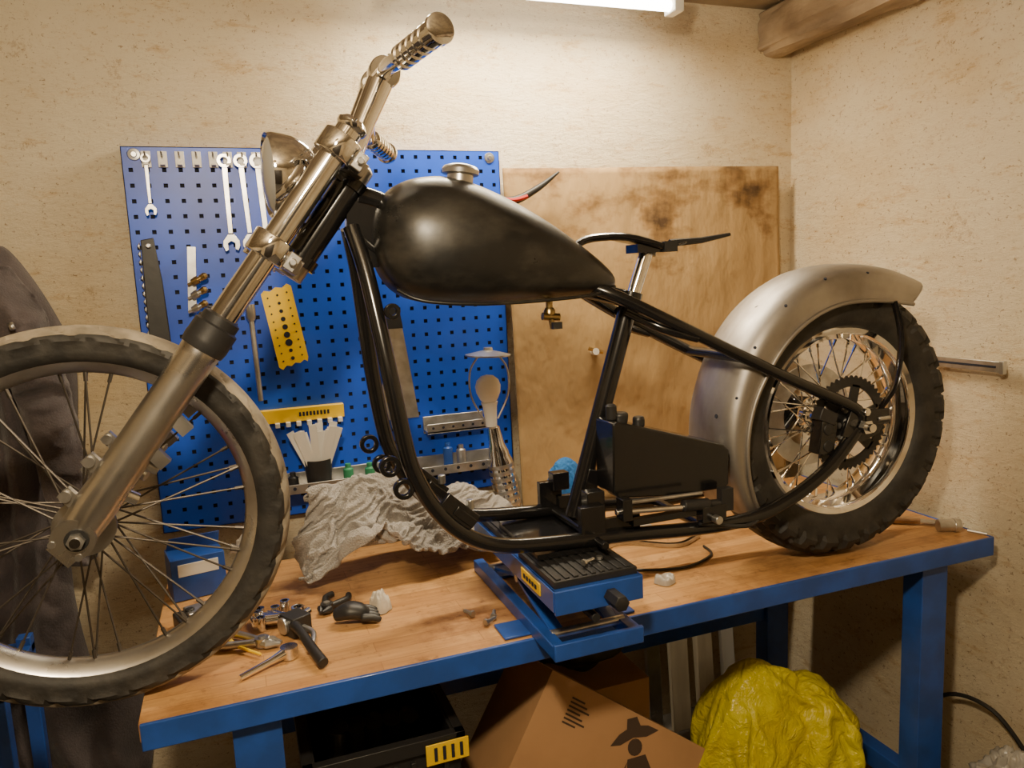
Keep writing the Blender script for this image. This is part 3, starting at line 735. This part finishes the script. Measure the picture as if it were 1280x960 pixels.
g.tube([RC+Vector((.105,-.096,.285)),RC+Vector((.125,-.10,.20)),RC+Vector((.11,-.102,.09)),RC+Vector((.05,-.11,.03))],.010,'black',12,sm=6,flat=.3);g.done()
g=G('oil_tank',mc)
pr=[(.715,1.262),(.73,1.264),(.80,1.243),(.985,1.186),(.998,1.172),(.997,1.095),(.985,1.088),(.86,1.088),(.725,1.103),(.712,1.115)]
g.poly(pr,-.10,-.02,'black')
g.lathe([(0,.016),(.015,.018),(.022,.018),(.024,.012)],(.755,-.055,1.252),(0,0,1),'rubblack',20)
g.lathe([(0,.013),(.02,.013),(.022,.01)],(.80,-.055,1.240),(0,0,1),'rubblack',20)
g.lathe([(0,.012),(.03,.012),(.034,.008)],(.732,-.06,1.262),(0,0,1),'rubblack',20)
g.done(bevel=.014)
# ---------------------------------------------------------------- lift jack
jk=empty('motorcycle_scissor_jack');JR=.012
g=G('base',jk)
g.span((.51,1.24,TZ+.001),(.535,1.74,TZ+.03),'blue');g.span((.675,1.24,TZ+.001),(.70,1.74,TZ+.03),'blue')
g.span((.51,1.24,TZ+.001),(.70,1.30,TZ+.006),'blue');g.span((.51,1.66,TZ+.001),(.70,1.74,TZ+.006),'blue')
g.span((.51,1.235,TZ+.001),(.70,1.245,TZ+.035),'blue')
g.span((.455,1.36,TZ+.001),(.515,1.43,TZ+.006),'blue');g.span((.695,1.36,TZ+.001),(.75,1.43,TZ+.006),'blue')
g.done(bevel=.002)
g=G('scissor_arms',jk)
for x in(.545,.665):
    g.bar((x,1.30,TZ+.025),(x,1.68,TZ+.117),.008,.028,'blue',(1,0,0));g.bar((x+.01,1.68,TZ+.025),(x+.01,1.30,TZ+.117),.008,.028,'blue',(1,0,0))
for y_,z_ in((1.30,TZ+.025),(1.68,TZ+.025),(1.30,TZ+.115),(1.68,TZ+.115),(1.49,TZ+.07)):g.cyl((.53,y_,z_),(.69,y_,z_),.009,'zinc',14)
g.cyl((.605,1.25,TZ+.065),(.605,1.60,TZ+.065),.009,'rubblack',14)
g.box((.605,1.40,TZ+.06),(.10,.12,.03),'black');g.done(bevel=.001)
g=G('platform',jk,(0,0,JR))
g.span((.515,1.24,TZ+.118),(.70,1.73,TZ+.126),'blue');g.span((.515,1.235,TZ+.080),(.70,1.243,TZ+.126),'blue')
g.span((.513,1.24,TZ+.085),(.519,1.73,TZ+.126),'blue');g.span((.696,1.24,TZ+.085),(.702,1.73,TZ+.126),'blue')
g.span((.510,1.30,TZ+.095),(.513,1.40,TZ+.12),'yellow')
for i in range(5):g.span((.5085,1.315+i*.015,TZ+.103),(.5105,1.325+i*.015,TZ+.112),'dark')
g.lathe([(0,.016),(.045,.016),(.047,.012)],(.63,1.235,TZ+.10),(0,-1,0),'rubblack',6);g.done(bevel=.002)
g=G('rubber_pads',jk,(0,0,JR))
for ya,yb in((1.25,1.44),(1.53,1.72)):
    g.span((.52,ya,TZ+.126),(.696,yb,TZ+.140),'rubblack')
    for i in range(9):g.span((.527+i*.0185,ya+.006,TZ+.140),(.537+i*.0185,yb-.006,TZ+.143),'rubblack')
g.done(bevel=.001)
g=G('bolt')
g.lathe([(0,.007),(.005,.007),(.005,.0035),(.03,.0035)],(.60,1.29,TZ+.1625),(1,.4,.0),'zinc',6);g.lathe([(0,.007),(.006,.007)],(.645,1.31,TZ+.156),(0,0,1),'zinc',6);g.done()
# ---------------------------------------------------------------- small crumpled items
def pile(name,cx,cy,rx,ry,H,mat_,seed,fold=.035,freq=9,base=TZ,peaks=None,nu=150,nv=110):
    g=G(name)
    pk=peaks or [(0,0,1,1)]
    def f(u,v):
        a=(u*2-1);b=(v*2-1)
        x=a*math.sqrt(max(0,1-b*b/2));y=b*math.sqrt(max(0,1-a*a/2));r=min(1,math.sqrt(x*x+y*y))
        th=math.atan2(y,x);e=1+.30*noise.noise(Vector((math.cos(th)*1.4,math.sin(th)*1.4,seed)))
        X=cx+x*rx*e;Y=cy+y*ry*e
        h=0
        for (qx,qy,qr,qh) in pk:
            dx,dy=x-qx,y-qy;h+=qh*math.exp(-(dx*dx+dy*dy)/(qr*qr)*1.5)
        h=1.15*(1-math.exp(-h*1.1))
        n1=noise.noise(Vector((X*freq,Y*freq*.5,seed)));n2=noise.noise(Vector((X*freq*1.9+5,Y*freq*1.4+1,seed+3)))
        z=H*h*(1-r**3)+(fold*2.1*abs(n1)+fold*.9*abs(n2))*(.35+.65*min(1,(1-r)*5))
        edge=math.sqrt(max(0,min(1,(1-r)*9)))
        return (X,Y,base+.002+max(z*edge+.008*edge,0))
    g.grid(f,nu,nv,mat_)
    return g.done(ang=180)
pile('cleaning_cloth',.95,1.80,.11,.04,.03,'whitecl',2.7,fold=.014,freq=30,nu=60,nv=40)
pile('paper_tissue',.255,1.625,.026,.03,.03,'whitecl',6.6,fold=.012,freq=50,nu=36,nv=36)
# ---------------------------------------------------------------- bench clutter
g=G('blue_carton');g.box((-.135,1.93,TZ+.052),(.12,.10,.10),'blue',(0,0,.2));g.box((-.125,1.879,TZ+.075),(.09,.002,.03),'white',(0,0,.2));g.poly([(-.20,TZ+.10),(-.08,TZ+.10),(-.075,TZ+.135),(-.19,TZ+.13)],1.955,1.958,'blue');g.done(bevel=.002)
g=G('brake_pad_block');g.box((-.12,1.72,TZ+.016),(.10,.07,.03),'rubblack',(0,0,.3));g.box((-.12,1.72,TZ+.036),(.06,.05,.012),'zinc',(0,0,.3));g.cyl((-.14,1.71,TZ+.04),(-.14,1.71,TZ+.046),.01,'rubblack');g.done(bevel=.003)
def pliers(name,x,y,ang,L,k,kh):
    s=G(name);R=Matrix.Rotation(ang,3,'Z');o=Vector((x,y,TZ+.012))
    T=lambda a,b,c=0:o+R@Vector((a,b,c))
    s.tube([T(0,0),T(L*.3,.014),T(L*.7,.026),T(L,.020)],[.007,.008,.008,.007],kh,10,sm=4)
    s.tube([T(0,0),T(L*.3,-.014),T(L*.7,-.026),T(L,-.020)],[.007,.008,.008,.007],kh,10,sm=4)
    s.cyl(T(0,0,-.008),T(0,0,.010),.014,k,16)
    s.tube([T(0,.004),T(-L*.15,.010),T(-L*.38,.003)],[.009,.009,.003],k,8);s.tube([T(0,-.004),T(-L*.15,-.010),T(-L*.38,-.003)],[.009,.009,.003],k,8)
    s.cyl(T(0,0,.010),T(0,0,.013),.007,'zinc',12);s.done()
pliers('water_pump_pliers',.00,1.55,2.6,.11,'zinc','zinc')
pliers('combination_pliers',.142,1.66,1.0,.07,'rubblack','rubblack')
g=G('ratchet_handle')
g.tube([(-.045,1.425,TZ+.007),(.01,1.455,TZ+.012),(.04,1.475,TZ+.014)],[.006,.007,.011],'chrome',12);g.lathe([(-.011,.017),(.011,.017)],(.048,1.48,TZ+.013),(0,0,1),'chrome',20);g.done()
g=G('brake_lever')
g.tube([(.065,1.56,TZ+.03),(.075,1.51,TZ+.034),(.090,1.45,TZ+.024),(.105,1.40,TZ+.014)],[.011,.009,.010,.011],'rubblack',12,sm=5)
g.tube([(.08,1.57,TZ+.02),(.10,1.53,TZ+.018),(.09,1.48,TZ+.010)],.006,'zinc',10,sm=4)
g.box((.07,1.585,TZ+.022),(.045,.05,.042),'rubblack',(0,0,.5));g.cyl((.04,1.58,TZ+.022),(.09,1.605,TZ+.022),.018,'zinc');g.done(bevel=.002)
g=G('socket_set')
for i in range(18):
    x=-.01+random.random()*.115;y=1.625+random.random()*.07;r=.008+random.random()*.006;h=.022+random.random()*.01
    if i%2:g.lathe([(0,r),(h,r),(h,r*.65),(h*.4,r*.65)],(x,y,TZ+.001),(0,0,1),'chrome',16)
    else:
        a=random.random()*6;g.lathe([(0,r*.65),(h*.4,r*.65),(0,r*.66),(0,r),(h,r)],(x,y,TZ+r+.001),(math.cos(a),math.sin(a),0),'chrome',16)
g.done()
g=G('screwdriver')
g.lathe([(0,.006),(.004,.010),(.03,.011),(.06,.010),(.072,.006),(.074,.003),(.15,.003),(.155,.001)],(-.10,1.62,TZ+.012),(.6,-.75,-.02),'yellow',14);g.done()
g=G('work_glove')
g.tube([(.150,1.59,TZ+.02),(.18,1.58,TZ+.03),(.205,1.575,TZ+.025),(.22,1.58,TZ+.016)],[.018,.028,.025,.012],'rubblack',12,sm=4,flat=.7)
for i in range(4):
    y=1.55+i*.017;g.tube([(.20,y+.005,TZ+.02),(.225,y,TZ+.018),(.242,y-.006,TZ+.011)],[.010,.009,.006],'rubblack',8,sm=3)
g.done(sub=1)
g=G('bolt_set')
for x,y,a in((.44,1.44,.5),(.465,1.46,1.2),(.43,1.49,2.0)):
    d=Vector((math.cos(a),math.sin(a),0));g.lathe([(0,.0075),(.006,.0075),(.006,.004),(.03,.004)],(x,y,TZ+.0078),d,'zinc',6)
g.done()
g=G('drive_chain')
pts=[]
for i in range(46):
    t=i/45;x=.86+.27*t;y=1.72+.03*math.sin(t*7)-.05*t
    pts.append(Vector((x,y,TZ+.006)))
for i in range(45):
    a,b=pts[i],pts[i+1]
    off=.005
    n_=(b-a).cross(Vector((0,0,1))).normalized()
    g.bar(a+n_*off-(b-a)*.2,b+n_*off+(b-a)*.2,.0025,.009,'zinc');g.bar(a-n_*off-(b-a)*.2,b-n_*off+(b-a)*.2,.0025,.009,'rubblack')
g.done()
g=G('control_cable')
g.tube([(.80,1.60,TZ+.004),(.88,1.55,TZ+.004),(.98,1.52,TZ+.004),(1.08,1.56,TZ+.004),(1.10,1.62,TZ+.004)],.0035,'rubblack',8,sm=8)
g.lathe([(0,.007),(.06,.007)],(.79,1.60,TZ+.009),(-1,.4,0),'zinc',12);g.done()
pile('zip_bag',.89,1.47,.025,.022,.004,'clear',9.7,fold=.010,freq=30,nu=26,nv=26)
g=G('scraper')
g.tube([(1.60,1.60,TZ+.012),(1.66,1.54,TZ+.012),(1.71,1.50,TZ+.012)],[.010,.012,.009],'handle',12,sm=4);g.bar((1.71,1.50,TZ+.012),(1.76,1.46,TZ+.008),.03,.003,'zinc');g.done()
g=G('glass_jar');g.lathe([(0,.016),(.04,.016),(.04,.018),(.055,.018)],(1.70,1.435,TZ+.019),(1,-.45,0),'zinc',20);g.tube([(1.765,1.40,TZ+.006),(1.785,1.36,TZ+.005)],.004,'zinc',8);g.done()
# ---------------------------------------------------------------- under the bench
g=G('plastic_crate',None,(0,0,.045))
CX0,CX1=.06,.365
for (a,b) in(((CX0,1.42,.18),(CX1,1.435,.60)),((CX0,1.785,.18),(CX1,1.80,.60)),((CX0,1.42,.18),(CX0+.015,1.80,.60)),((CX1-.015,1.42,.18),(CX1,1.80,.60)),((CX0,1.42,.18),(CX1,1.80,.2)),((CX0-.01,1.41,.575),(CX1+.01,1.43,.605)),((CX0-.01,1.79,.575),(CX1+.01,1.81,.605)),((CX0-.01,1.41,.575),(CX0+.01,1.81,.605)),((CX1-.01,1.41,.575),(CX1+.01,1.81,.605))):g.span(a,b,'rubblack')
for i in range(8):g.span((CX0+.03+i*.034,1.412,.24),(CX0+.04+i*.034,1.42,.56),'rubblack')
g.box((CX1-.03,1.406,.572),(.09,.003,.045),'yellow')
for i in range(4):g.box((CX1-.055+i*.018,1.4035,.572),(.007,.002,.030),'dark')
g.span((CX0,1.42,-.044),(CX1,1.80,.178),'card2')
for i in range(5):g.tube([(CX0+.05+i*.05,1.5+.03*i,.3),(CX0+.07+i*.04,1.55,.58),(CX0+.10+i*.03,1.6,.50)],.02,'rubblack',10,sm=4)
g.done(bevel=.003)
bx_=Vector((.809,-.115,-.578)).normalized();bz_=Vector((.588,.208,.782));bz_=(bz_-bx_*bz_.dot(bx_)).normalized();by_=bz_.cross(bx_)
bxR=Matrix((bx_,by_,bz_)).transposed()
g=G('cardboard_box');W,D,H=.44,.24,.34
Ac=Vector((.592,1.45,.712))
P=lambda x,y,z:Ac+bxR@Vector((x,y,z))
g.add([P(x,y,z) for z in(-H,0) for y in(0,D) for x in(0,W)],[(0,2,3,1),(4,5,7,6),(0,1,5,4),(2,6,7,3),(0,4,6,2),(1,3,7,5)],'card2')
def _pr(pts):
    g.add([P(x,-.0012,z) for x,z in pts],[tuple(range(len(pts)))],'print')
ca,sa=math.cos(.62),math.sin(.62)
def T2(x,z):
    x-=.25;z+=.14;x,z=x*ca-z*sa,x*sa+z*ca
    return (.275+x*.85,-.100+z*.85)
def pr(pts):_pr([T2(x,z) for x,z in pts])
def disc(cx,cz,r,n=14,sx=1):pr([(cx+math.cos(TAU*i/n)*r*sx,cz+math.sin(TAU*i/n)*r) for i in range(n)])
pr([(.19,-.08),(.22,-.058),(.245,-.05),(.25,-.025),(.28,-.025),(.287,-.05),(.31,-.055),(.34,-.075),(.30,-.082),(.26,-.075),(.22,-.085)])
disc(.262,-.10,.022)
pr([(.235,-.125),(.29,-.125),(.305,-.18),(.285,-.20),(.24,-.20),(.225,-.17)])
pr([(.225,-.14),(.235,-.13),(.20,-.19),(.17,-.185),(.172,-.175),(.195,-.178)])
for cx in(.14,.31):
    for i in range(18):
        a=TAU*i/18;b=TAU*(i+1)/18
        pr([(cx+math.cos(a)*.042,-.235+math.sin(a)*.042),(cx+math.cos(b)*.042,-.235+math.sin(b)*.042),(cx+math.cos(b)*.030,-.235+math.sin(b)*.030),(cx+math.cos(a)*.030,-.235+math.sin(a)*.030)])
pr([(.14,-.235),(.17,-.19),(.21,-.185),(.25,-.205),(.31,-.20),(.34,-.19),(.33,-.215),(.28,-.245),(.20,-.25)])
for i in range(7):_pr([(.07,-.03-.009*i),(.105+.010*(i%3),-.03-.009*i),(.105+.010*(i%3),-.034-.009*i),(.07,-.034-.009*i)])
g.done()
g=G('storage_box');g.span((.45,1.30,0),(.95,1.68,.095),'card2');g.done(bevel=.003)
g=G('storage_box');g.span((.70,1.76,0),(1.01,1.955,.44),'card2');g.box((.85,1.757,.3),(.15,.003,.05),'print');g.done(bevel=.003)
def sph(c,r,sd,amp,fr=3,crease=0):
    def f(u,v):
        a=TAU*u;b=math.pi*(v-.5);n_=Vector((math.cos(b)*math.cos(a),math.cos(b)*math.sin(a),math.sin(b)))
        q=n_*fr+Vector((sd,sd*2,0));w=Vector((noise.noise(q),noise.noise(q+Vector((5,5,5))),noise.noise(q+Vector((9,1,4)))))
        e=noise.noise(q)*amp
        if crease:
            k=noise.noise(q*1.1+w*.8);k2=noise.noise(q*2.6+w*1.2+Vector((3,3,3)))
            e+=(.25-abs(k))*crease+(.2-abs(k2))*crease*.35
        return (c[0]+n_.x*(r[0]+e),c[1]+n_.y*(r[1]+e),max(c[2]+n_.z*(r[2]+e),.004))
    return f
g=G('motorcycle_seat')
g.grid(sph((.86,1.86,.565),(.15,.085,.100),2,.02),48,30,'rubblack',cu=True)
g.tube([(.74,1.80,.56),(.83,1.78,.59),(.95,1.78,.58),(1.00,1.82,.55)],.008,'rubblack',8,sm=5);g.done()
g=G('leaning_boards')
g.bar((1.33,2.10,0),(1.33,2.16,.78),.07,.02,'pale',(0,1,0));g.bar((1.42,2.08,0),(1.42,2.15,.76),.06,.03,'pale',(0,1,0));g.bar((1.53,2.10,0),(1.53,2.17,.80),.05,.02,'white',(0,1,0));g.bar((1.24,2.12,0),(1.24,2.17,.77),.05,.02,'alu',(0,1,0));g.done(bevel=.002)
g=G('power_cable')
g.tube([(1.85,1.25,.25),(1.82,1.35,.36),(1.80,1.48,.34),(1.76,1.55,.20),(1.78,1.50,.06),(1.82,1.44,.02)],.006,'rubblack',8,sm=8);g.done()
g=G('clear_plastic_bag');g.grid(sph((1.72,1.21,.17),(.10,.09,.17),3.3,.03,3.0,.05),80,60,'clear',cu=True);g.done(ang=180)
# ---------------------------------------------------------------- hanging jacket
jc=empty('hanging_jacket')
g=G('body',jc)
def jb(u,v):
    z=1.70-v*1.08;L=-.95;Rr=-.50+.10*min(1,v*4)**.7+.03*math.sin(v*6)-.02*v
    x=L+(Rr-L)*u
    w=noise.noise(Vector((x*5,z*1.2,1.0)))*1.5
    n1=noise.noise(Vector((x*16+w,z*2.2+w,2)));n2=noise.noise(Vector((x*22,z*16,5)))
    fold=.12*math.sqrt(n1*n1+.001)+.03*abs(n2)
    edge=math.sin(math.pi*min(1,max(0,u)))**.5
    return (x,2.195-.02-edge*(.08+fold),z)
g.grid(jb,120,160,'jacket');g.done(ang=180)
g=G('sleeve',jc)
g.tube([(-.52,2.07,1.62),(-.46,2.05,1.50),(-.42,2.04,1.30),(-.40,2.03,1.10),(-.40,2.04,.93)],[.06,.065,.055,.05,.045],'jacket',40,sm=30)
for v in g.v:
    w=noise.noise(Vector((v.x*6,v.y*6,v.z*5)))
    k=.05*abs(noise.noise(Vector((v.x*8+w,v.y*8,v.z*18+w*2))))+.012*abs(noise.noise(Vector((v.x*30,v.y*30,v.z*50))));v.y+=k;v.x-=k*.4
g.tube([(-.46,1.975,1.52),(-.455,1.97,1.505)],.006,'zinc',8);g.done(ang=180)
g=G('collar',jc)
g.tube([(-.62,2.10,1.70),(-.55,2.06,1.66),(-.50,2.05,1.58)],[.03,.04,.03],'jacket',14,sm=6);g.cyl((-.60,2.2,1.73),(-.60,2.10,1.74),.01,'zinc');g.done()
g=G('hanging_trousers')
def tr(u,v):
    z=.60-v*.60;x=-.80+.47*u+.03*math.sin(v*5)
    e=math.sin(math.pi*u)**.5;return (x,2.17-e*(.07+.02*math.sin(x*50+2*noise.noise(Vector((x*5,z*4,3)))*3)),z+.004)
g.grid(tr,60,50,'jacket');g.done(ang=180)
g=G('tool_trolley');g.span((-.95,1.72,.76),(-.50,1.98,.78),'blue')
g.span((-.95,1.72,.30),(-.50,1.98,.32),'blue')
for x in(-.95,-.53):
    for y in(1.72,1.95):g.span((x,y,0),(x+.03,y+.03,.80),'blue')
g.done(bevel=.002)
g=G('red_bucket');g.lathe([(0,.07),(.14,.085),(.145,.09),(.145,.083),(.01,.066)],(-.62,1.85,.781),(0,0,1),'red',28)
g.tube([(-.70,1.85,.92),(-.68,1.80,.97),(-.62,1.78,.99),(-.56,1.80,.97),(-.54,1.85,.92)],.003,'zinc',8,sm=5);g.done()
# ---------------------------------------------------------------- camera
p=math.radians(8);y=math.radians(20);r=math.radians(2.65)
F=Vector((math.sin(y)*math.cos(p),math.cos(y)*math.cos(p),-math.sin(p)))
R0=Vector((math.cos(y),-math.sin(y),0));U0=R0.cross(F)
R=R0*math.cos(r)-U0*math.sin(r);U=U0*math.cos(r)+R0*math.sin(r)
cam=bpy.data.cameras.new("camera");co=bpy.data.objects.new("camera",cam);SC.objects.link(co)
cam.sensor_width=36;cam.lens=950/1280*36
Mx=Matrix((R,U,-F)).transposed().to_4x4();Mx.translation=Vector((0,0,1.57));co.matrix_world=Mx
bpy.context.scene.camera=co
w=bpy.data.worlds.new('world');bpy.context.scene.world=w;w.use_nodes=True
w.node_tree.nodes['Background'].inputs[0].default_value=(.5,.4,.3,1);w.node_tree.nodes['Background'].inputs[1].default_value=.05
